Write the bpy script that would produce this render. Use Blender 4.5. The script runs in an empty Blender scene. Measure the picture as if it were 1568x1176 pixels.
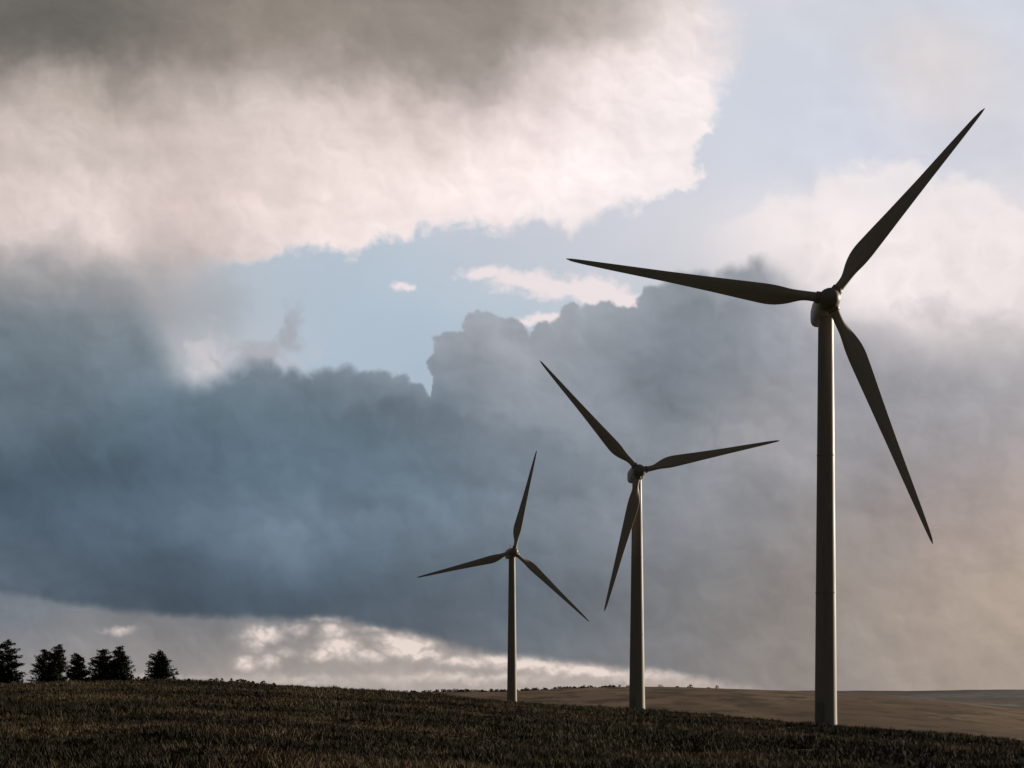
import bpy, math, random
import numpy as np
from mathutils import Vector, Matrix, noise
random.seed(7); rng=np.random.default_rng(7)
F=2613.0; PX0=784.0; HY=1062.0; CZ=2.0
scene=bpy.context.scene
def smooth(t):
    t=np.clip(t,0,1); return t*t*(3-2*t)

# ------------------------------------------------------------------ camera
cd=bpy.data.cameras.new("camera"); cam=bpy.data.objects.new("camera",cd)
scene.collection.objects.link(cam); scene.camera=cam
cd.sensor_width=36; cd.lens=60; cd.shift_y=(HY-588)/1568.0
cd.clip_start=0.5; cd.clip_end=40000
cam.location=(0,0,CZ); cam.rotation_euler=(math.radians(90),0,0)

# ------------------------------------------------------------------ terrain
CX=np.array([0,150,270,400,550,700,800,980,1100,1280,1400,1568,1800],float)
CY=np.array([1049,1044,1043,1049,1057,1067,1078,1088.5,1098,1114,1126,1139,1155],float)
DX=np.array([0,300,600,800,975,1120,1268,1400,1568,1800],float)
DY=np.array([325,345,385,405,322,240,177,158,142,130],float)
MX=np.array([0,600,700,850,1060,1200,1300,1450,1568,1800],float)
MY=np.array([1072,1061,1059,1057,1054,1056,1062,1074,1084,1098],float)
FX=np.array([0,600,1000,1200,1300,1400,1568,1800],float)
FY=np.array([1069,1065,1060,1058,1057.5,1058.5,1056,1058],float)
def sm_interp(x,X,Y):
    return (np.interp(x-45,X,Y)+2*np.interp(x,X,Y)+np.interp(x+45,X,Y))/4
def vnoise(x,y,s,seed=0):
    return np.array([noise.noise(Vector((a/s,b/s,seed))) for a,b in zip(x,y)])
def ground(x,y,detail=True):
    x=np.asarray(x,float); y=np.asarray(y,float)
    r=np.hypot(x,y); az=np.arctan2(x,y)
    azc=np.clip(az,-0.37,0.37)
    px=PX0+F*np.tan(azc); dep=r*np.cos(azc)
    D=sm_interp(px,DX,DY); zc=(HY-sm_interp(px,CX,CY))/F*D
    M=(HY-sm_interp(px,MX,MY))/F*1300; FF=(HY-sm_interp(px,FX,FY))/F*4500
    z0=-1.95
    near=z0+(zc-z0)*dep/D
    far=zc-30*(1-np.exp(-np.maximum(dep-D,0)/300.0))
    z=np.where(dep<D,near,far)
    z=z+(M-z)*smooth((dep-750)/550)
    v=M-30+(FF-(M-30))*smooth((dep-2200)/2300)
    w=smooth((dep-1300)/800); z=np.where(dep>1300,z*(1-w)+v*w,z)
    z=np.where(dep>4500,FF-(dep-4500)*0.006,z)
    if detail:
        n=vnoise(x,y,14,1)*0.26+vnoise(x,y,4,2)*0.13
        z=z+n*np.clip(dep/60,0.2,1)*np.where(dep<D*1.5,1,0)
        fm=smooth((dep-700)/500)
        z=z+fm*(vnoise(x,y,160,3)*2.6+vnoise(x,y,60,4)*0.9+smooth((dep-2300)/1500)*vnoise(x,y,500,5)*5)
    return z+CZ
def gz(x,y): return float(ground([x],[y])[0])
def grid_mesh(name,X,Y,Z,nr,nt,wrap):
    i,j=np.meshgrid(np.arange(nr-1),np.arange(nt if wrap else nt-1),indexing='ij')
    a=i*nt+j; b=i*nt+(j+1)%nt; c=(i+1)*nt+(j+1)%nt; d=(i+1)*nt+j
    quads=np.stack([a,d,c,b],-1).reshape(-1,4)
    me=bpy.data.meshes.new(name)
    me.vertices.add(len(X)); me.vertices.foreach_set("co",np.stack([X,Y,Z],-1).ravel())
    me.loops.add(quads.size); me.loops.foreach_set("vertex_index",quads.ravel().astype(np.int32))
    me.polygons.add(len(quads)); me.polygons.foreach_set("loop_start",(np.arange(len(quads))*4).astype(np.int32))
    me.polygons.foreach_set("loop_total",np.full(len(quads),4,np.int32))
    me.update()
    me.polygons.foreach_set("use_smooth",np.ones(len(me.polygons),bool))
    o=bpy.data.objects.new(name,me); scene.collection.objects.link(o); return o

th=np.radians(np.concatenate([np.arange(-180,-26,3.0),np.arange(-26,26,0.13),np.arange(26,180,3.0)]))
rr=np.concatenate([[0.01],np.geomspace(2,40,25),np.geomspace(41,460,190),np.geomspace(470,1500,70),np.geomspace(1530,9500,80)])
T,R=np.meshgrid(th,rr)
X=(R*np.sin(T)).ravel(); Y=(R*np.cos(T)).ravel(); Z=ground(X,Y)
gobj=grid_mesh("moorland_ground",X,Y,Z,len(rr),len(th),True); me=gobj.data
if me.polygons[len(me.polygons)//2].normal.z<0: me.flip_normals()

# ------------------------------------------------------------------ node helpers
class NT:
    def __init__(s,tree): s.t=tree; s.n=tree.nodes; s.l=tree.links
    def set(s,sock,v):
        if isinstance(v,bpy.types.NodeSocket): s.l.new(v,sock)
        elif v is not None: sock.default_value=v
    def noise(s,vec,scale,detail=4,rough=.5,dist=0,out=0):
        n=s.n.new("ShaderNodeTexNoise"); s.set(n.inputs['Vector'],vec)
        n.inputs['Scale'].default_value=scale; n.inputs['Detail'].default_value=detail
        n.inputs['Roughness'].default_value=rough; n.inputs['Distortion'].default_value=dist
        return n.outputs[out]
    def mr(s,v,a,b,c=0.,d=1.,sm=True):
        n=s.n.new("ShaderNodeMapRange"); n.interpolation_type='SMOOTHSTEP' if sm else 'LINEAR'; n.clamp=True
        s.set(n.inputs[0],v)
        for k,q in zip((1,2,3,4),(a,b,c,d)): s.set(n.inputs[k],q)
        return n.outputs[0]
    def mix(s,f,a,b,mode='MIX'):
        n=s.n.new("ShaderNodeMix"); n.data_type='RGBA'; n.blend_type=mode
        s.set(n.inputs[0],f); s.set(n.inputs[6],a); s.set(n.inputs[7],b); return n.outputs[2]
def new_mat(name):
    m=bpy.data.materials.new(name); m.use_nodes=True
    nt=NT(m.node_tree); bs=m.node_tree.nodes['Principled BSDF']; return m,nt,bs

# ------------------------------------------------------------------ materials
m_ground,g,bs=new_mat("moorland")
geo=g.n.new("ShaderNodeNewGeometry"); pos=geo.outputs['Position']
n=g.n.new("ShaderNodeVectorMath"); n.operation='LENGTH'; g.l.new(pos,n.inputs[0]); dist=n.outputs['Value']
n1=g.noise(pos,0.09,4,.6); n2=g.noise(pos,1.3,4,.6); n3=g.noise(pos,0.006,5,.65); n4=g.noise(pos,0.03,4,.7)
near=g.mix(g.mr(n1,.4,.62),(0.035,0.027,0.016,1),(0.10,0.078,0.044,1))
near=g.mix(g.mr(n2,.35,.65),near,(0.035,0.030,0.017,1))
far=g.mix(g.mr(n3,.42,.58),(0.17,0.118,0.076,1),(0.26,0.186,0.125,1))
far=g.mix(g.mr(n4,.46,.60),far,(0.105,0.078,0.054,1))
vfar_hazed=g.mix(g.mr(g.noise(pos,0.0035,5,.6),.45,.56),(0.19,0.155,0.132,1),(0.25,0.24,0.245,1))
vfar_hazed=g.mix(g.mr(n4,.45,.65),vfar_hazed,(0.14,0.118,0.103,1))
col=g.mix(g.mr(dist,460,750),near,far); col=g.mix(g.mr(dist,2000,3200),col,vfar_hazed)  # moor colour pales, then greys with distance: haze painted into the albedo
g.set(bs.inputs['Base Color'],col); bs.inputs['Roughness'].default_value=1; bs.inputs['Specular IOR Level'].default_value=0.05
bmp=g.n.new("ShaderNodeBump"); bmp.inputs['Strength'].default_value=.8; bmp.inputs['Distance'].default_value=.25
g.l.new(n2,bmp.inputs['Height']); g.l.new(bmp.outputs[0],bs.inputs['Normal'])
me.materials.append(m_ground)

m_grass,g,bs=new_mat("moor_grass")
geo=g.n.new("ShaderNodeNewGeometry"); pos=geo.outputs['Position']
oi=g.n.new("ShaderNodeObjectInfo"); rnd=oi.outputs['Random']
patch=g.noise(pos,0.05,4,.65); hue=g.noise(pos,0.018,3,.5)
c1=g.mix(rnd,(0.115,0.085,0.050,1),(0.235,0.178,0.105,1))
c1=g.mix(g.mr(hue,.45,.6),c1,(0.110,0.105,0.055,1))
c2=g.mix(rnd,(0.026,0.022,0.014,1),(0.060,0.049,0.030,1))
col=g.mix(g.mr(patch,.45,.57),c2,c1)
g.set(bs.inputs['Base Color'],col); bs.inputs['Roughness'].default_value=.8; bs.inputs['Specular IOR Level'].default_value=0.15

m_fol,g,bs=new_mat("spruce_foliage")
geo=g.n.new("ShaderNodeNewGeometry"); pos=geo.outputs['Position']
col=g.mix(g.mr(g.noise(pos,1.2,4,.6),.35,.65),(0.016,0.018,0.011,1),(0.055,0.057,0.032,1))
g.set(bs.inputs['Base Color'],col); bs.inputs['Roughness'].default_value=.9; bs.inputs['Specular IOR Level'].default_value=0.1
m_bark,g,bs=new_mat("bark")
geo=g.n.new("ShaderNodeNewGeometry")
g.set(bs.inputs['Base Color'],g.mix(g.noise(geo.outputs['Position'],6,4),(0.02,0.015,0.01,1),(0.07,0.05,0.035,1))); bs.inputs['Roughness'].default_value=1

def paint(name,c,rough=.45,spec=.35):
    m,g,bs=new_mat(name)
    tc=g.n.new("ShaderNodeTexCoord"); p=tc.outputs['Object']
    mp=g.n.new("ShaderNodeMapping"); mp.inputs['Scale'].default_value=(1.6,1.6,.12); g.l.new(p,mp.inputs[0])
    st=g.noise(mp.outputs[0],1.5,6,.65)
    dk=tuple(q*.84 for q in c)+(1,); lt=tuple(q*1.06 for q in c)+(1,)
    g.set(bs.inputs['Base Color'],g.mix(g.mr(st,.3,.7),dk,lt))
    g.set(bs.inputs['Roughness'],g.mr(st,.2,.8,rough-.08,rough+.15))
    bs.inputs['Specular IOR Level'].default_value=spec
    return m
m_tower=paint("tower_paint",(0.26,0.24,0.205)); m_blade=paint("blade_gelcoat",(0.37,0.325,0.26),.42,.5)
m_nac=paint("nacelle_paint",(0.50,0.475,0.435)); m_hub=paint("hub_paint",(0.23,0.208,0.18))
m_dark=paint("dark_metal",(0.07,0.07,0.07),.6)
m_door=paint("door_paint",(0.19,0.18,0.16),.6)

# ------------------------------------------------------------------ mesh helpers
def mk(name,verts,faces,mat,parent=None,smooth_=True,link=True):
    m=bpy.data.meshes.new(name); m.from_pydata([tuple(v) for v in verts],[],faces); m.update()
    if smooth_: m.polygons.foreach_set("use_smooth",[True]*len(m.polygons))
    if mat: m.materials.append(mat)
    o=bpy.data.objects.new(name,m)
    if link: scene.collection.objects.link(o)
    if parent: o.parent=parent
    return o
def lathe(profile,seg=48,axis='Z',cap=True):
    vs=[];fs=[]
    for (r,h) in profile:
        for k in range(seg):
            a=2*math.pi*k/seg
            p=(r*math.cos(a),r*math.sin(a),h)
            if axis=='-Y': p=(p[0],-h,p[1])
            vs.append(p)
    n=len(profile)
    for i in range(n-1):
        for k in range(seg):
            a=i*seg+k; b=i*seg+(k+1)%seg
            fs.append([a,b,b+seg,a+seg])
    if cap: fs.append(list(range(seg))[::-1]); fs.append([(n-1)*seg+k for k in range(seg)])
    return vs,fs
def fixn(o):
    import bmesh
    bm=bmesh.new(); bm.from_mesh(o.data); bmesh.ops.recalc_face_normals(bm,faces=bm.faces); bm.to_mesh(o.data); bm.free()

ST=[(0,.95,1,18),(.035,.93,1,18),(.065,.84,.95,18),(.10,1.05,.66,17),(.14,1.5,.42,15),(.18,1.85,.32,13),(.22,1.94,.27,11),(.30,1.74,.23,8),(.42,1.42,.20,5),(.60,1.02,.17,3),(.80,.68,.15,1),(.93,.43,.14,0),(.98,.27,.14,0),(1,.06,.14,0)]
BEND=0.5
def blade_mesh(Lb,scale):
    fr=np.array([s[0] for s in ST]); ch=np.array([s[1] for s in ST]); tk=np.array([s[2] for s in ST]); tw=np.array([s[3] for s in ST])
    ts=np.concatenate([np.linspace(0,.3,26),np.linspace(.32,.92,22),np.linspace(.935,1,8)])
    def sm(t,A):
        w=.018; return (np.interp(t-w,fr,A)+np.interp(t,fr,A)*2+np.interp(t+w,fr,A))/4 if t<.95 else np.interp(t,fr,A)
    N=28; vs=[];fs=[]
    for t in ts:
        c=sm(t,ch)*scale; k=sm(t,tk); w=math.radians(sm(t,tw)); th_=c*k
        le=.5-(.5-.30)*float(smooth((1-k)/.6))
        for q in range(N):
            ph=2*math.pi*q/N
            xc=.5*(1-math.cos(ph)); air=float(smooth((1-k)/.6))
            yy=math.sin(ph)*.5*(1-air*.78*max(0,xc-.25)/.75)
            x=c*(xc-le); y=th_*yy
            x2=x*math.cos(w)+y*math.sin(w); y2=-x*math.sin(w)+y*math.cos(w)
            vs.append((x2,y2+BEND*t*t,t*Lb))
    for i in range(len(ts)-1):
        for q in range(N):
            a=i*N+q;b=i*N+(q+1)%N; fs.append([a,b,b+N,a+N])
    fs.append(list(range(N))[::-1]); fs.append([(len(ts)-1)*N+q for q in range(N)])
    return vs,fs

def turbine(towpx,hub,d,tips,wb,wt,S):
    OV=3.0
    x=(towpx-PX0)/F*d
    yaw=0.0
    for _ in range(5):
        dh=d-OV*math.cos(yaw); yaw=math.asin(((hub[0]-PX0)/F*dh-x)/OV)
    dh=d-OV*math.cos(yaw)
    e=bpy.data.objects.new("wind_turbine",None); scene.collection.objects.link(e)
    zb=gz(x,d)-0.25
    e.location=(x,d,zb); e.rotation_euler=(0,0,yaw)
    H=(HY-hub[1])/F*dh+CZ-zb
    top=H-1.35; pr=[]
    for k in range(0,25):
        t=k/24; r=wb/2+(wt/2-wb/2)*t
        pr.append((r,t*top))
        if k in(8,16):
            pr+= [(r+.03,t*top+.01),(r+.03,t*top+.14),(r-.002,t*top+.15)]
    pr=[(wb/2+.18,-1.5),(wb/2+.18,.28),(wb/2+.02,.32)]+pr[1:]+[(wt/2*1.08,top+.02),(wt/2*1.08,top+.3)]
    v,f=lathe(pr,56); o=mk("tower",v,f,m_tower,e); fixn(o)
    mod=o.modifiers.new("es",'EDGE_SPLIT'); mod.split_angle=math.radians(40)
    ang=math.radians(-130); rr_=wb/2
    vs=[];fs=[]
    for (hw,z0,z1,off) in((.46,.9,2.9,.04),(.38,1.0,2.8,.06)):
        b0=len(vs); n_=6
        for zz in (z0,z1):
            for k in range(n_+1):
                a=ang+(-hw+2*hw*k/n_)/rr_
                rad=rr_+off-(wb-wt)/2*zz/top
                vs.append((rad*math.cos(a),rad*math.sin(a),zz))
        for k in range(n_): fs.append([b0+k,b0+k+1,b0+n_+2+k,b0+n_+1+k])
    mk("door",vs,fs,m_door,e)
    vs=[];fs=[];N=32
    prof=[(-1.85,.50,.50),(-1.8,.80,.80),(-1.4,.98,1.0),(0,1.12,1.18),(2.2,1.14,1.2),(4.0,1.05,1.08),(4.8,.88,.92),(5.1,.6,.65),(5.15,.2,.2)]
    for (yy,hx,hz) in prof:
        for q in range(N):
            a=2*math.pi*q/N; ca,sa=math.cos(a),math.sin(a); p=3.6
            rr2=(abs(ca)**p+abs(sa)**p)**(-1/p)
            vs.append((S*hx*ca*rr2,yy*S,H-.05+S*hz*sa*rr2-(.1 if yy>0 else 0)))
    for i in range(len(prof)-1):
        for q in range(N):
            a=i*N+q;b=i*N+(q+1)%N; fs.append([a,b,b+N,a+N])
    fs.append(list(range(N))); fs.append([(len(prof)-1)*N+q for q in range(N)])
    o=mk("nacelle",vs,fs,m_nac,e); fixn(o)
    v,f=lathe([(.03,0),(.03,1.1),(.16,1.12),(.16,1.2),(.02,1.25)],10); o=mk("anemometer_mast",v,f,m_dark,e); o.location=(.3,3.9*S,H+S*1.05-.05); fixn(o)
    v,f=lathe([(.75,-1.1),(.98,-.95),(1.05,-.4),(1.04,.1),(.95,.6),(.74,1.0),(.42,1.25),(.12,1.34),(.01,1.35)],40,'-Y')
    v=[(p[0]*S,p[1]*S-OV,p[2]*S) for p in v]
    o=mk("hub",v,f,m_hub,e); o.location=(0,0,H); fixn(o)
    v,f=lathe([(.8,-1.9),(.8,-1.0)],32,'-Y'); o=mk("main_shaft",[(p[0]*S,p[1]*S-OV,p[2]*S) for p in v],f,m_dark,e); o.location=(0,0,H)
    ax=Vector((math.sin(yaw),-math.cos(yaw),0)); rx=Vector((math.cos(yaw),math.sin(yaw),0))
    hw_=Vector((x,d,zb+H))+ax*OV
    for k,(tx,ty) in enumerate(tips):
        ray=Vector(((tx-PX0)/F,1,(HY-ty)/F)); C0=Vector((0,0,CZ))
        pl=hw_+ax*BEND
        tt=(pl-C0).dot(ax)/ray.dot(ax); P=C0+ray*tt-pl
        dx=P.dot(rx); dz=P.z
        th_=math.atan2(dz,dx); Lb=math.hypot(dx,dz)
        v,f=blade_mesh(Lb-.55*S,S)
        r=Vector((math.cos(th_),0,math.sin(th_))); t=Vector((-math.sin(th_),0,math.cos(th_))); a_=Vector((0,-1,0))
        M=Matrix((t,a_,r)).transposed().to_4x4()
        M.translation=Vector((0,-OV,H))+r*(.55*S)
        o=mk("blade_%d"%(k+1),v,f,m_blade,e); fixn(o); o.matrix_local=M
        v,f=lathe([(.56*S,0),(.56*S,.75*S),(.5*S,.78*S)],28); o=mk("blade_root_%d"%(k+1),v,f,m_hub,e); fixn(o)
        o.matrix_local=M.copy()
    return e
turbine(1264.5,(1270,458),174,[(1508,166),(867,396),(1428,833)],2.27,1.55,1.05)
turbine(975.5,(979,721),316,[(1194,675),(827,552),(925,936)],3.0,1.75,1.15)
turbine(784,(787,845),449,[(822,690),(638,884),(902,952)],2.75,1.7,1.1)

# ------------------------------------------------------------------ trees
def spruce(px,toppy,dep,wpx,lean=0):
    x=(px-PX0)/F*dep; zb=gz(x,dep)-.25
    H=(HY-toppy)/F*dep+CZ-zb; W=wpx/F*dep/2
    e=bpy.data.objects.new("spruce_tree",None); scene.collection.objects.link(e); e.location=(x,dep,zb)
    pr=[(.02*H*(1-t)+.012,t*H*.97) for t in np.linspace(0,1,10)]
    v,f=lathe(pr,9); mk("trunk",v,f,m_bark,e)
    vs=[];fs=[]; bs_=[];bf=[]
    lobe=[random.uniform(.65,1.15) for _ in range(9)]
    nl=20
    for l in range(nl):
        t=.02+.94*(l/(nl-1))
        nb=random.randint(8,11) if t<.85 else 6
        lv=random.uniform(.85,1.15)
        for b in range(nb):
            a=random.uniform(0,2*math.pi)
            env=(1-t)**.55*(.8+.2*min(1,t/.2))+.05
            Lb=W*env*lv*random.uniform(.65,1.15)*lobe[int(a/(2*math.pi)*9)%9]
            z0=t*H+random.uniform(-.02,.02)*H
            up=random.uniform(-.15,.4)
            n_=max(7,int(Lb*11))
            i0=len(bs_); dx,dy=math.cos(a),math.sin(a)
            rb=.035*(1-t)+.012
            e1=(dx*Lb,dy*Lb,z0+up*Lb)
            bs_+=[( -dy*rb,dx*rb,z0),(dy*rb,-dx*rb,z0),(0,0,z0+rb*2),e1]; bf+=[[i0,i0+1,i0+3],[i0+1,i0+2,i0+3],[i0+2,i0,i0+3]]
            for q in range(n_):
                s=(q+random.random())/n_; s=.12+.92*s
                p=Vector((dx*Lb*s,dy*Lb*s,z0+up*Lb*s-.1*Lb*math.sin(s*3)))
                spread=.15+.12*Lb*(1-s)
                for w in range(3):
                    c=p+Vector((random.gauss(0,spread),random.gauss(0,spread),random.gauss(0,spread*.6)))
                    di=Vector((dx+random.gauss(0,.7),dy+random.gauss(0,.7),random.gauss(.3,.45))).normalized()*random.uniform(.18,.42)
                    sd=di.cross(Vector((random.gauss(0,1),random.gauss(0,1),random.gauss(0,1)))).normalized()*random.uniform(.05,.12)
                    k=len(vs); vs+=[c-di*.5-sd*.4,c+sd,c+di*.7,c-sd]; fs.append([k,k+1,k+2,k+3])
    for q in range(18):
        c=Vector((random.gauss(0,.07),random.gauss(0,.07),H*random.uniform(.90,1.0)))
        di=Vector((random.gauss(0,.3),random.gauss(0,.3),1)).normalized()*.35; sd=di.cross(Vector((random.gauss(0,1),random.gauss(0,1),0))).normalized()*.07
        k=len(vs); vs+=[c-di*.5,c+sd,c+di*.5,c-sd]; fs.append([k,k+1,k+2,k+3])
    mk("foliage",vs,fs,m_fol,e,False); mk("branches",bs_,bf,m_bark,e,False)
for t in [(-4,988,352,50),(12,978,348,60),(68,994,350,50),(90,986,352,60),(118,1000,347,46),(157,994,346,58),(183,990,343,60),(245,997,340,48)]:
    spruce(*t)

def clumps(name,items,mat,leaf):
    vs=[];fs=[]
    for (x,y,z,w,h) in items:
        nq=int(60+40*w*h)if leaf<.5 else 40
        for q in range(nq):
            u=random.random()**.5; a=random.uniform(0,6.283); hh=random.random()
            rad=w*.5*u*math.sqrt(max(0.05,1-hh*hh))
            c=Vector((x+rad*math.cos(a),y+rad*math.sin(a),z+h*hh))
            di=Vector((random.gauss(0,1),random.gauss(0,1),random.gauss(.5,1))).normalized()*leaf*random.uniform(.6,1.2)
            sd=di.cross(Vector((random.gauss(0,1),random.gauss(0,1),random.gauss(0,1)))).normalized()*leaf*.35
            k=len(vs); vs+=[c-di*.5,c+sd,c+di*.5,c-sd]; fs.append([k,k+1,k+2,k+3])
    mk(name,vs,fs,mat,None,False)
it=[]
for k in range(70):
    px=random.choice([random.gauss(215,28),random.gauss(100,60),random.uniform(0,420),random.gauss(362,16),random.uniform(0,260)])
    dep=random.uniform(333,345); x=(px-PX0)/F*dep; it.append((x,dep,gz(x,dep)-.1,random.uniform(.8,2.4),random.uniform(.4,1.3)))
clumps("gorse_bushes",it,m_fol,.28)
it=[]
for k in range(170):
    px=random.choice([random.uniform(640,960),random.gauss(690,40),random.gauss(860,50),random.uniform(560,1110)])
    dep=random.uniform(1270,1330); x=(px-PX0)/F*dep; it.append((x,dep,gz(x,dep)-.3,random.uniform(2,6),random.uniform(.8,2.6)))
clumps("distant_tree_line",it,m_fol,1.0)

# ------------------------------------------------------------------ grass (instanced)
protos=bpy.data.collections.new("grass_tufts")
for v_ in range(6):
    vs=[];fs=[]
    nb=18 if v_<4 else 28
    for b in range(nb):
        a=random.uniform(0,6.283); r0=random.uniform(0,.16); h=random.uniform(.14,.36) if v_<4 else random.uniform(.1,.24)
        lean=random.uniform(.05,.6)*h*(1 if v_<4 else 1.6); w=random.uniform(.008,.018) if v_<4 else random.uniform(.015,.035)
        a2=a+random.gauss(0,.8); bx,by=r0*math.cos(a),r0*math.sin(a); sx,sy=-math.sin(a2)*w,math.cos(a2)*w
        lx,ly=math.cos(a2)*lean,math.sin(a2)*lean
        k=len(vs)
        vs+=[(bx-sx,by-sy,-.05),(bx+sx,by+sy,-.05),(bx+lx*.35-sx*.8,by+ly*.35-sy*.8,h*.6),(bx+lx*.35+sx*.8,by+ly*.35+sy*.8,h*.6),(bx+lx,by+ly,h)]
        fs+=[[k,k+1,k+3,k+2],[k+2,k+3,k+4]]
    o=mk("grass_tuft_%d"%v_,vs,fs,m_grass,None,False,False); protos.objects.link(o)
N=170000
y=28*np.exp(rng.random(N)**.85*math.log(470/28.)); s=rng.uniform(-.42,.42,N)
x=s*y
D=sm_interp(PX0+F*s,DX,DY); keep=y<D*1.12+6
cl=vnoise(x,y,5,9)+.6*vnoise(x,y,1.7,10)
keep&=(cl>-.28+rng.random(N)*.2-.1)
x=x[keep];y=y[keep];cl=cl[keep];z=ground(x,y)-.02; n_=len(x)
big=vnoise(x,y,18,12)
pm=bpy.data.meshes.new("moorland_grass"); pm.vertices.add(n_); pm.vertices.foreach_set("co",np.stack([x,y,z],-1).ravel())
at=pm.attributes.new("rotz",'FLOAT','POINT'); at.data.foreach_set("value",rng.uniform(0,6.283,n_))
sc=rng.uniform(.6,1.25,n_)*(.8+np.clip(cl,0,.5)+np.clip(big,-.2,.4))*(1+.55*np.clip((y-60)/200,0,1)); 
at=pm.attributes.new("scl",'FLOAT','POINT'); at.data.foreach_set("value",sc)
go=bpy.data.objects.new("moorland_grass",pm); scene.collection.objects.link(go)
ng=bpy.data.node_groups.new("grass_scatter",'GeometryNodeTree')
ng.interface.new_socket("Geometry",in_out='INPUT',socket_type='NodeSocketGeometry'); ng.interface.new_socket("Geometry",in_out='OUTPUT',socket_type='NodeSocketGeometry')
gi=ng.nodes.new("NodeGroupInput"); gout=ng.nodes.new("NodeGroupOutput"); ip=ng.nodes.new("GeometryNodeInstanceOnPoints")
ci=ng.nodes.new("GeometryNodeCollectionInfo"); ci.inputs['Collection'].default_value=protos; ci.inputs['Separate Children'].default_value=True; ci.inputs['Reset Children'].default_value=True
ar=ng.nodes.new("GeometryNodeInputNamedAttribute"); ar.data_type='FLOAT'; ar.inputs['Name'].default_value="rotz"
asn=ng.nodes.new("GeometryNodeInputNamedAttribute"); asn.data_type='FLOAT'; asn.inputs['Name'].default_value="scl"
cx=ng.nodes.new("ShaderNodeCombineXYZ"); ng.links.new(ar.outputs['Attribute'],cx.inputs['Z'])
e2r=ng.nodes.new("FunctionNodeEulerToRotation"); ng.links.new(cx.outputs[0],e2r.inputs[0])
mp=ng.nodes.new("GeometryNodeMeshToPoints")
ng.links.new(gi.outputs[0],mp.inputs['Mesh']); ng.links.new(mp.outputs[0],ip.inputs['Points'])
ng.links.new(ci.outputs[0],ip.inputs['Instance']); ip.inputs['Pick Instance'].default_value=True
ng.links.new(e2r.outputs[0],ip.inputs['Rotation']); ng.links.new(asn.outputs['Attribute'],ip.inputs['Scale'])
ng.links.new(ip.outputs[0],gout.inputs[0])
md=go.modifiers.new("scatter",'NODES'); md.node_group=ng

# ------------------------------------------------------------------ sun
SAZ=math.radians(58); SEL=math.radians(11)
sd=bpy.data.lights.new("sun",'SUN'); sd.energy=4.8; sd.angle=math.radians(.6); sd.color=(1,.86,.70)
so=bpy.data.objects.new("sun",sd); scene.collection.objects.link(so)
sdir=Vector((math.sin(SAZ)*math.cos(SEL),math.cos(SAZ)*math.cos(SEL),math.sin(SEL)))
so.rotation_euler=sdir.to_track_quat('Z','Y').to_euler(); so.location=sdir*300

# ------------------------------------------------------------------ world: physical sky mixed with added dim cloud, darkening the unseen sky
w=bpy.data.worlds.new("World"); scene.world=w; w.use_nodes=True
g=NT(w.node_tree); bg=w.node_tree.nodes['Background']
sky=g.n.new("ShaderNodeTexSky"); sky.sky_type='NISHITA'; sky.sun_disc=False; sky.sun_elevation=SEL; sky.sun_rotation=SAZ
tc=g.n.new("ShaderNodeTexCoord")
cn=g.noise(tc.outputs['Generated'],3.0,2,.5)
dim_cloud=g.mix(cn,(0.58,0.54,0.50,1),(0.95,0.90,0.85,1))
wc=g.mix(0.87,sky.outputs[0],dim_cloud)
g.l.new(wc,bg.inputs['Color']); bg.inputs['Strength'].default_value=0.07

# ------------------------------------------------------------------ sky dome with the evening clouds
_perm=np.random.default_rng(11).permutation(4096); 
_ga=np.random.default_rng(12).uniform(0,2*np.pi,4096); _gx=np.cos(_ga); _gy=np.sin(_ga)
def perlin(x,y,seed=0):
    xi=np.floor(x).astype(np.int64); yi=np.floor(y).astype(np.int64); xf=x-xi; yf=y-yi
    u=xf*xf*xf*(xf*(xf*6-15)+10); v=yf*yf*yf*(yf*(yf*6-15)+10)
    def gr(ix,iy,dx,dy):
        h=_perm[(_perm[(ix+seed*57)&4095]+iy+seed*131)&4095]; return _gx[h]*dx+_gy[h]*dy
    a=gr(xi,yi,xf,yf); b=gr(xi+1,yi,xf-1,yf); c=gr(xi,yi+1,xf,yf-1); d=gr(xi+1,yi+1,xf-1,yf-1)
    return (a+u*(b-a)+v*((c+u*(d-c))-(a+u*(b-a))))*1.5
def fbm(x,y,size,octv,gain=.5,seed=0,billow=False):
    s=0;a=1;tot=0;f=1.0/size
    for o in range(octv):
        n=perlin(x*f+o*17.3,y*f-o*9.1,seed+o)
        if billow: n=np.abs(n)*2-.5
        s=s+a*n; tot+=a; a*=gain; f*=2.03
    return s/tot
pk=(244,232,231)
COLS=np.array([0,130,260,390,520,650,780,910,1040,1170,1300,1430,1568],float)
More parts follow.
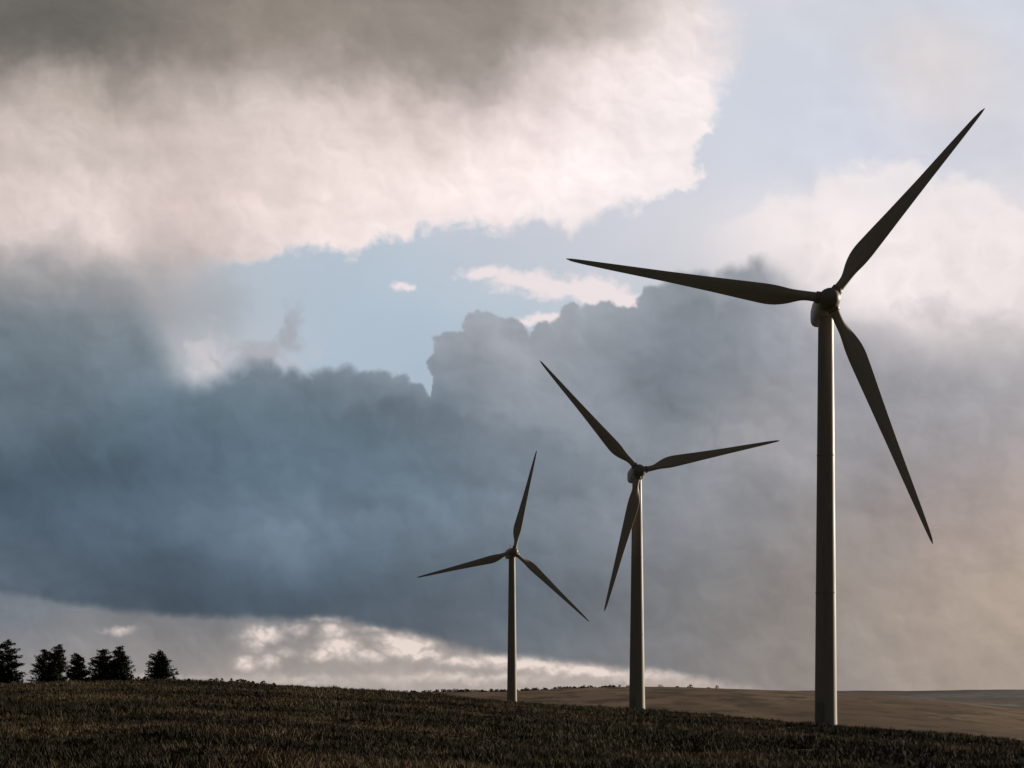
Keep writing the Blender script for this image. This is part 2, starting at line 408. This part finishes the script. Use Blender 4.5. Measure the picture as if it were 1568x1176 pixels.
PINK=[(0,[(114,109,104),(106,103,98),(127,120,114),(140,131,123),(140,131,124),(140,132,125),(142,134,127),(168,158,152),(228,216,212),(236,226,226),pk,pk,pk]),
(60,[(94,91,88),(102,98,94),(131,123,116),(161,150,142),(149,140,132),(142,134,128),(148,139,132),(193,181,175),(242,230,229),pk,pk,pk,pk]),
(120,[(151,142,135),(169,159,151),(164,154,147),(189,177,171),(183,171,165),(147,138,132),(184,172,167),(232,218,216),(246,234,234),pk,pk,pk,pk]),
(180,[(195,181,176),(206,192,186),(203,188,183),(217,203,198),(228,211,206),(206,191,186),(231,215,213),(249,235,234),(247,237,237),pk,pk,pk,pk]),
(240,[(203,189,184),(208,195,190),(207,192,187),(219,203,199),(234,217,213),(232,215,211),(247,231,229),(253,241,240),(247,237,237),pk,pk,pk,pk]),
(300,[(226,209,204),(242,225,220),(212,195,190),(225,208,204),(243,227,223),(250,235,232),(253,240,238),(250,238,237),(239,231,232),pk,pk,pk,pk]),
(350,[(209,196,193),(215,202,198),(213,196,191),(229,213,209),(242,227,223),(245,230,228),(244,231,231),(242,231,232),pk,pk,pk,pk,pk]),
(400,[(165,160,160),(172,167,167),(197,186,183),(226,212,209),(236,221,219),(239,226,226),(240,228,229),(240,228,229),pk,pk,pk,pk,pk]),
(480,[(125,131,136),(130,137,143),(162,162,166),(200,194,196),(215,207,209),(220,212,215),(225,217,220),(225,217,220),pk,pk,pk,pk,pk])]
b0=(206,212,224)
BLUE=[(0,[b0]*8+[(213,214,222),(211,212,221),(206,208,215),(206,212,223),(208,213,224)]),
(70,[b0]*8+[(215,216,224),(207,212,222),(208,212,222),(223,214,214),(208,212,223)]),
(140,[b0]*8+[(210,213,223),(205,210,222),(208,212,225),(220,214,217),(214,214,222)]),
(220,[b0]*8+[(209,212,222),(207,212,224),(208,213,226),(210,213,225),(211,213,223)]),
(270,[(190,195,205)]*3+[(190,200,212),(190,200,212),(192,202,214),(196,205,217),(200,207,218),(209,212,222),(211,214,224),(216,217,226),(214,215,224),(215,215,222)]),
(310,[(180,185,195)]*3+[(186,197,210),(188,199,212),(192,202,214),(200,205,216),(203,208,219),(213,213,221),(219,218,225),(230,226,229),(228,223,227),(224,220,223)]),
(360,[(175,178,185)]*3+[(183,194,207),(184,196,209),(190,199,211),(200,204,214),(205,207,217),(212,212,220),(232,225,227),(245,234,234),(240,230,231),(230,222,223)]),
(410,[(165,162,164),(170,167,170),(185,182,186),(182,192,202),(180,193,207),(185,197,209),(196,202,212),(198,203,213),(207,207,214),(228,221,223),(246,236,235),(242,232,231),(234,224,224)]),
(460,[(142,146,151),(140,146,151),(160,163,168),(178,189,200),(178,193,208),(182,196,209),(186,198,210),(192,201,211),(201,204,212),(217,212,216),(234,225,225),(236,226,226),(227,218,218)]),
(510,[(116,126,133),(126,135,143),(172,175,180),(182,188,197),(176,191,206),(175,191,206),(181,194,207),(186,197,207),(190,197,206),(202,200,205),(208,202,204),(220,212,212),(209,202,202)]),
(600,[(105,118,128),(120,131,140),(180,184,190),(178,190,202),(172,188,203),(172,188,203),(178,191,204),(180,192,204),(180,190,202),(180,184,192),(174,173,178),(182,178,181),(178,174,176)])]
BANK=[(400,[(160,158,160),(150,152,156),(145,149,155),(140,147,155),(140,147,155),(145,150,157),(152,156,163),(150,155,163),(145,150,157),(157,160,167),(188,184,188),(214,205,207),(207,199,201)]),
(500,[(110,122,131),(122,133,142),(130,140,150),(138,145,154),(132,142,152),(148,153,161),(154,158,166),(149,154,162),(132,139,148),(151,155,163),(170,169,175),(192,185,188),(186,180,182)]),
(560,[(103,117,127),(110,124,135),(125,137,147),(122,134,145),(122,134,144),(141,147,156),(154,158,166),(142,148,157),(129,136,146),(145,149,157),(152,152,159),(166,164,169),(162,160,164)]),
(620,[(102,116,127),(100,116,128),(98,115,128),(101,118,131),(104,120,133),(116,129,140),(141,147,156),(141,147,156),(127,135,144),(152,153,158),(153,152,158),(157,155,160),(161,157,160)]),
(680,[(88,103,115),(87,104,117),(92,111,126),(96,115,130),(98,117,131),(106,122,135),(120,132,144),(133,142,151),(138,143,151),(158,156,160),(151,149,154),(158,152,154),(167,158,157)]),
(740,[(76,92,106),(82,99,114),(90,108,124),(95,114,130),(100,119,135),(107,123,137),(117,130,143),(127,136,146),(135,140,147),(146,146,150),(153,148,150),(163,153,151),(174,161,156)]),
(800,[(85,101,116),(87,104,120),(93,111,127),(110,126,142),(106,122,137),(108,122,136),(116,128,140),(126,133,142),(132,135,141),(141,139,142),(152,145,143),(165,152,148),(178,164,156)]),
(860,[(85,98,111),(80,94,108),(84,99,114),(89,104,119),(91,106,120),(95,108,120),(106,117,128),(116,123,131),(125,127,132),(136,132,132),(149,141,137),(164,151,143),(178,162,151)]),
(910,[(98,110,123),(80,93,106),(75,88,101),(77,91,105),(82,95,108),(89,100,111),(98,108,118),(111,116,123),(124,125,127),(138,132,130),(152,142,136),(166,152,142),(176,160,147)]),
(960,[(90,102,114),(85,97,109),(78,90,102),(80,92,104),(86,96,107),(91,100,110),(100,108,117),(111,115,121),(125,124,126),(139,133,130),(152,143,136),(164,150,140),(172,157,144)]),
(1062,[(120,122,126),(120,122,126),(120,122,126),(120,122,126),(115,118,122),(110,114,120),(112,115,121),(120,121,125),(132,129,129),(143,136,132),(154,144,138),(164,151,141),(170,156,143)])]
LOWB=[(900,[(112,122,133),(115,124,133),(118,124,131),(122,126,131),(124,126,131),(130,131,134),(132,133,135),(132,133,135),(135,135,137),(140,136,134),(148,140,136),(160,148,141),(170,156,147)]),
(960,[(124,129,136),(126,128,132),(128,127,130),(138,135,135),(143,138,137),(138,135,135),(134,132,133),(136,134,135),(135,134,135),(140,136,134),(148,140,136),(158,146,138),(165,152,142)]),
(1000,[(140,138,139),(140,137,138),(143,139,138),(151,144,141),(155,148,144),(157,149,146),(154,147,144),(150,145,143),(145,141,140),(146,140,137),(150,142,137),(157,146,138),(164,151,141)]),
(1045,[(152,147,146),(154,148,145),(158,151,147),(164,155,150),(168,159,153),(175,165,158),(180,169,162),(180,169,161),(186,173,165),(169,158,151),(160,149,142),(160,148,139),(164,151,141)])]
def lut(rows,sig):
    ys=np.array([r[0] for r in rows],float); tab=np.array([r[1] for r in rows],float)
    gx=np.arange(0,1569,8.0); gy=np.arange(0,1101,8.0)
    t1=np.stack([np.stack([np.interp(gx,COLS,tab[i,:,c]) for c in range(3)],-1) for i in range(len(ys))])
    t2=np.stack([np.stack([np.interp(gy,ys,t1[:,k,c]) for c in range(3)],-1) for k in range(len(gx))],1)
    r=int(3*sig/8)+1; kx=np.arange(-r,r+1)*8.0; kk=np.exp(-kx**2/(2*sig*sig)); kk/=kk.sum()
    p=np.pad(t2,((r,r),(0,0),(0,0)),'edge'); t2=sum(kk[i]*p[i:i+t2.shape[0]] for i in range(2*r+1))
    p=np.pad(t2,((0,0),(r,r),(0,0)),'edge'); t2=sum(kk[i]*p[:,i:i+t2.shape[1]] for i in range(2*r+1))
    return t2
def samp(L,P,Q):
    x=np.clip(P/8,0,L.shape[1]-1.001); y=np.clip(Q/8,0,L.shape[0]-1.001); xi=x.astype(int); yi=y.astype(int); fx=(x-xi)[...,None]; fy=(y-yi)[...,None]
    return (L[yi,xi]*(1-fx)+L[yi,xi+1]*fx)*(1-fy)+(L[yi+1,xi]*(1-fx)+L[yi+1,xi+1]*fx)*fy
ST_=1.35
pc=np.concatenate([np.linspace(-2600,-70,60),np.arange(-40,1608,ST_),np.linspace(1640,4000,60)])
qc=np.concatenate([np.linspace(-1500,-60,50),np.arange(-30,1075,ST_),[1100,1150,1250]])
P,Q=np.meshgrid(pc,qc)
w1x=fbm(P,Q,260,3,.5,1); w1y=fbm(P,Q,260,3,.5,5); w2x=fbm(P,Q,70,4,.5,9); w2y=fbm(P,Q,70,4,.5,14); w3=fbm(P,Q,17,3,.55,24); w3b=fbm(P,Q,17,3,.55,27)
PA=P+w1x*60+w2x*36+w3*6; QA=Q+w1y*44+w2y*32+w3b*6
PB=P+w1x*50+w2x*14; QB=Q+w1y*34+w2y*12
CP=samp(lut(PINK,17),PA,QA); CU=samp(lut(BLUE,20),PB,QB); CB=samp(lut(BANK,18),PB,QB); CC=samp(lut(LOWB,15),PB,QB)
def dens(x,y): return fbm(x,y,150,4,.42,40)
d0=dens(P+w2x*20,Q*1.15+w2y*20); d1=dens(P+w2x*20+16,(Q-16)*1.15+w2y*20); rel=d1-d0
e0=fbm(P+w2x*26,Q*1.2+w2y*26,62,4,.48,150,True); e1=fbm(P+w2x*26+6,(Q-6)*1.2+w2y*26,62,4,.48,150,True); rel2=e1-e0
dL0=fbm(P,Q*1.3,190,4,.45,60); mid=fbm(P+w1x*50,Q*1.2+w1y*50,75,3,.45,64)
CP=CP*(1-rel*.10-rel2*.035+dL0*.04+mid*.03)[...,None]
CB=CB*(1-rel*.13-rel2*.035+dL0*.07+mid*.035)[...,None]
CU=CU*(1+.02*dL0)[...,None]
def sst(t): 
    t=np.clip(t,0,1); return (t*t*(3-2*t))
def pts(a): return np.array([q[0] for q in a],float),np.array([q[1] for q in a],float)
def mixc(a,b,f): return a*(1-f[...,None])+b*f[...,None]
lrng=np.random.default_rng(21)
def lobes(line,x0,x1,rmin,rmax,n,sub=3):
    """distance (px inside) to a union of rounded cumulus heads standing along a line"""
    D_=np.full(P.shape,-400.); X_,Y_=pts(line); cs=[]
    for k in range(n):
        cx_=x0+(x1-x0)*(k+lrng.uniform(.1,.9))/n; r=lrng.uniform(rmin,rmax)
        cs.append((cx_,np.interp(cx_,X_,Y_)+r*lrng.uniform(.85,1.1),r))
        for q in range(sub):
            a=lrng.uniform(-math.pi*.95,-math.pi*.05); r2=r*lrng.uniform(.22,.45)
            cs.append((cx_+math.cos(a)*r*.82,cs[-1-q][1]+math.sin(a)*r*.82,r2))
    WX=P+w3*6+w2x*10; WY=Q+w3b*6+w2y*8
    for (a,b,r) in cs:
        i0,i1=np.searchsorted(pc,[a-r-60,a+r+60]); j0,j1=np.searchsorted(qc,[b-r-60,b+r+60])
        s=(slice(j0,j1),slice(i0,i1))
        dd=r-np.hypot(WX[s]-a,WY[s]-b)
        h=np.clip(.5+.5*(dd-D_[s])/6.,0,1); D_[s]=D_[s]*(1-h)+dd*h+6*h*(1-h)
    return D_
# pink sheet edges
LOW=[(0,470),(200,450),(300,412),(360,402),(430,388),(540,383),(600,367),(690,347),(770,350),(830,332),(880,356),(930,322),(990,306),(1040,296),(1075,282),(1100,240),(1568,200)]
low=np.interp(P+w2x*20,*pts(LOW)); sL=np.interp(P,[0,260,360,700,850,1000],[90,60,15,12,20,11])
wisp=fbm(P+w2x*26,Q*1.25+w2y*26,50,5,.52,70)
qL=low-(Q+wisp*30+w3*8); ml=sst(.5+qL/(2*sL))
rt=np.interp(Q,[0,60,120,200,250,290,600],[1095,1112,1100,1088,1062,1080,1080]); sR=np.interp(Q,[0,120,220,600],[55,32,11,11])
qE=rt-(P+wisp*42+w3*9); mr_=sst(.5+qE/(2*sR))
rimP=np.exp(-np.clip(qL,0,None)/30.)*np.interp(P,[300,420,1000],[0,.7,1])+np.exp(-np.clip(qE,0,None)/34.)*np.interp(Q,[0,120,220],[0,.3,1])
rimP=np.clip(rimP*(.7+wisp*1.2),0,1)
CP=mixc(CP,np.array([254,243,241.]),rimP*.45)
RTL=[(1060,345),(1120,335),(1170,312),(1230,305),(1265,270),(1320,262),(1372,246),(1400,250),(1430,282),(1500,276),(1540,300),(1568,330),(1700,330)]
rl=np.interp(P+w2x*20,*pts(RTL)); qR=Q+wisp*30+w3*6-rl; mR=sst(.5+qR/34)*np.exp(-np.clip(qR,0,None)/95.)*sst((P-1050)/160)
CU=mixc(CU,np.array([249,237,235.]),mR*.75)
CU=CU*(1-.035*sst((P-1150)/100)*sst((Q-300)/80)*(e0+.3*wisp)-rel*.06*sst((P-1150)/100))[...,None]
C=mixc(CU,CP,ml*mr_)
def blob(cx_,cy_,rx,ry,soft=.9,amp=.8,rot=0):
    dx=(P+w3*8+w2x*12-cx_); dy=(Q+w3b*6+w2y*6-cy_); c_,s_=math.cos(rot),math.sin(rot)
    r=np.sqrt(((dx*c_+dy*s_)/rx)**2+((-dx*s_+dy*c_)/ry)**2)
    return sst((1+soft/2-r-wisp*amp)/soft)
m=np.zeros_like(P)
for a in [(612,440,10,6,1.1,.9),(626,443,11,6,1.1,.9),(742,420,34,9,1.2,1.2),(790,428,44,14,1.1,1.2,.1),(850,440,60,17,1.1,1.2,.12),(915,446,66,20,1.0,1.2,.15),(965,462,48,17,1.0,1.0),(836,488,30,7,1.2,1.2),(800,492,22,5,1.3,1.2)]:
    m=np.maximum(m,blob(*a))
C=mixc(C,np.array([242,228,228.]),m*.88)
fr=np.maximum(blob(318,548,26,32,1.4,1.6)*.55,blob(300,580,26,18,1.4,1.4)*.5)
fr=np.maximum(fr,blob(392,548,60,20,1.4,1.5)*.4)
C=mixc(C,np.array([218,209,212.]),fr)
sc_=np.maximum(blob(446,512,16,34,1.5,1.8)*.7,blob(400,545,44,20,1.4,1.8)*.65); sc_=np.maximum(sc_,blob(345,470,30,50,1.8,1.2)*.3)
C=mixc(C,np.array([162,164,171.]),sc_)
sm_=np.maximum(blob(1440,482,40,22,1.5,1.6)*.35,blob(1350,520,50,26,1.5,1.6)*.35); sm_=np.maximum(sm_,blob(1520,500,50,20,1.6,1.6)*.35)
C=mixc(C,np.array([178,173,178.]),sm_)
# cumulus bank
TOP=[(0,430),(200,450),(270,575),(300,595),(340,580),(370,562),(400,556),(440,572),(480,574),(520,562),(560,574),(600,570),(625,582),(645,604),(657,612),(663,570),(675,540),(695,512),(712,494),(735,484),(760,480),(775,488),(795,506),(815,522),(838,506),(860,478),(890,466),(930,468),(960,474),(995,472),(1005,445),(1030,428),(1060,418),(1110,422),(1150,410),(1200,425),(1260,490),(1330,520),(1568,550)]
top=np.interp(P+w2x*8,*pts(TOP)); sB=np.interp(P,[0,230,300,420,560,650,980,1010,1060,1160,1230,1568],[90,70,24,12,6,2.4,3,7,11,15,50,80])
Lb_=lobes(TOP,330,660,14,30,16,3); Lc=lobes(TOP,672,1000,16,34,15,4); Ld=lobes(TOP,1005,1200,20,40,8,3)
base=(Q+w2y*8+w3*3)-top-8
k_=sst((P-280)/80)*sst((1240-P)/80)
dd=np.where(k_>0,np.maximum(base,np.maximum(np.maximum(Lb_,Lc),Ld)),base)*k_+ (Q+w2y*14-top)*(1-k_)
mB=sst(.5+dd/(2*sB))
rim=np.exp(-np.clip(dd,0,None)/20.)*np.interp(P,[250,500,660,1000,1200],[0,.3,1,.6,0])
CB=CB*(1+.05*rim)[...,None]
C=mixc(C,CB,mB)
def heap(C,pl,off,sf,x0,x1,depth,n,rmin=22,rmax=48):
    L_=lobes(pl,x0+30,x1-30,rmin,rmax,n,2); t=np.interp(P,*pts(pl)); q=np.maximum(L_,Q+w2y*14-t-30)
    e_=sst((P+w2x*20-x0)/110)*sst((x1-P+w2x*20)/130)
    mk_=sst(.5+q/(2*sf))*e_*np.exp(-np.clip(q,0,None)/depth); up=sst(.5-q/(2*sf))*np.exp(-np.clip(-q,0,None)/40)*e_
    return C*(1+off*mk_-off*.3*up)[...,None]
C0=C.copy()
C1=heap(C,[(960,560),(1010,500),(1060,460),(1120,465),(1190,520),(1220,580)],-.07,11,960,1250,90,7)
C1=heap(C1,[(480,640),(560,620),(640,612),(700,650),(780,640),(860,690),(980,720)],-.055,9,450,980,80,11)
C1=heap(C1,[(1000,690),(1060,660),(1120,655),(1190,640),(1230,670),(1320,710)],.05,7,1000,1300,50,8,14,30)
C1=heap(C1,[(20,690),(100,665),(200,690),(300,720)],-.06,18,-200,330,90,6)
C1=heap(C1,[(330,815),(400,798),(480,805),(600,775),(740,750),(860,765),(980,750)],.05,9,330,1010,50,14,16,36)
C1=heap(C1,[(340,700),(420,690),(520,700),(620,735),(720,760)],.035,13,300,760,60,8)
C1=heap(C1,[(-60,900),(60,890),(140,880),(240,850),(330,835)],-.04,12,-100,360,60,7)
C=mixc(C0,C1,mB)
# lower edge of the bank and the bright broken band under it
BOT=[(0,902),(110,922),(230,938),(400,942),(520,945),(600,956),(700,985),(800,1001),(900,1012),(1000,1022),(1150,1050),(1300,1090),(1568,1100)]
bot=np.interp(P,*pts(BOT)); mC=sst(.5+(Q+w2y*9+w3*3-bot-4)/18)
pb=fbm(P+w2x*14,Q*1.4+w2y*14,34,5,.52,110,True)
pm_=np.zeros_like(P); fine=w3*8; fine2=w3b*7
for (a,b,rx,ry,st) in [(402,972,28,10,1.1),(388,985,14,11,.8),(376,1018,11,9,1.),(408,1014,15,9,.85),(505,946,34,6,.85),(512,968,18,10,.9),(522,993,25,13,1.2),(492,1004,20,8,.8),(600,978,24,10,1.),(622,990,32,12,1.3),(652,1002,22,8,1.1),(560,1004,28,9,.7),(715,1012,44,7,.85),(770,1008,38,7,1.1),(820,1016,58,7,1.2),(880,1024,50,8,1.25),(930,1030,40,6,1.),(1050,1028,70,7,.9),(1130,1038,50,7,.9),(700,1038,120,7,.55),(450,1042,100,7,.4),(182,966,22,4,.5),(250,1038,60,5,.35),(980,1036,60,6,.7),(455,962,20,7,.55),(435,1000,16,6,.5),(575,962,24,5,.5)]:
    r2=((P+w2x*10+fine-a)/rx)**2+((Q+w2y*8+fine2-b)/ry)**2
    pm_=np.maximum(pm_,st*np.exp(-r2*.8))
pm_=np.clip(pm_*(1.0+pb*.9),0,1)
CC=CC*(1+dL0*.06+mid*.06-rel2*.05)[...,None]
CC=mixc(CC,np.array([240,223,214.]),pm_*.9)
C=mixc(C,CC,mC)
C=np.clip(C,0,255)/255.; Cl=np.where(C<=.04045,C/12.92,((C+.055)/1.055)**2.4)
dk=(1-.65*sst((-60-P)/900))*(1-.6*sst((-60-Q)/500))  # unseen left and upper sky darkened to dim the towers' shaded side
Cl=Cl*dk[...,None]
al=sst((P+2600)/1200)*sst((4000-P)/1300)*sst((Q+1500)/800)
RD=14000.
dx=(P-PX0)/F; dz=(HY-Q)/F; nn=np.sqrt(dx*dx+1+dz*dz)
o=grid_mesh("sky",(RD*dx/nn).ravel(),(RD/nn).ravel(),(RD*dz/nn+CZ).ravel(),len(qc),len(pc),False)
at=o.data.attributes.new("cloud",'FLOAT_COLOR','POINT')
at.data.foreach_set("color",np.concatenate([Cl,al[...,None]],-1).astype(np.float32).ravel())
m=bpy.data.materials.new("evening_clouds"); m.use_nodes=True; nt_=m.node_tree; nt_.nodes.clear()
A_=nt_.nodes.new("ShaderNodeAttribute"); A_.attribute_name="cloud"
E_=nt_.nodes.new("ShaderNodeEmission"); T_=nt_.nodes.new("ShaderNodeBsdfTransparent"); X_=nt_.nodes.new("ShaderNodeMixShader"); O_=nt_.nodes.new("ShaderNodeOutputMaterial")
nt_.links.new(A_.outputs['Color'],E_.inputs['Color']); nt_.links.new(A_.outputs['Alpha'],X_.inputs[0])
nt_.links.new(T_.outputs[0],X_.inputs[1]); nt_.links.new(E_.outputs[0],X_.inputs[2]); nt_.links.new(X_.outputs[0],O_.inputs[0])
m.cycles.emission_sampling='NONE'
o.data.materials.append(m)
scene.view_settings.view_transform='Standard'; scene.view_settings.look='None'; scene.view_settings.exposure=0
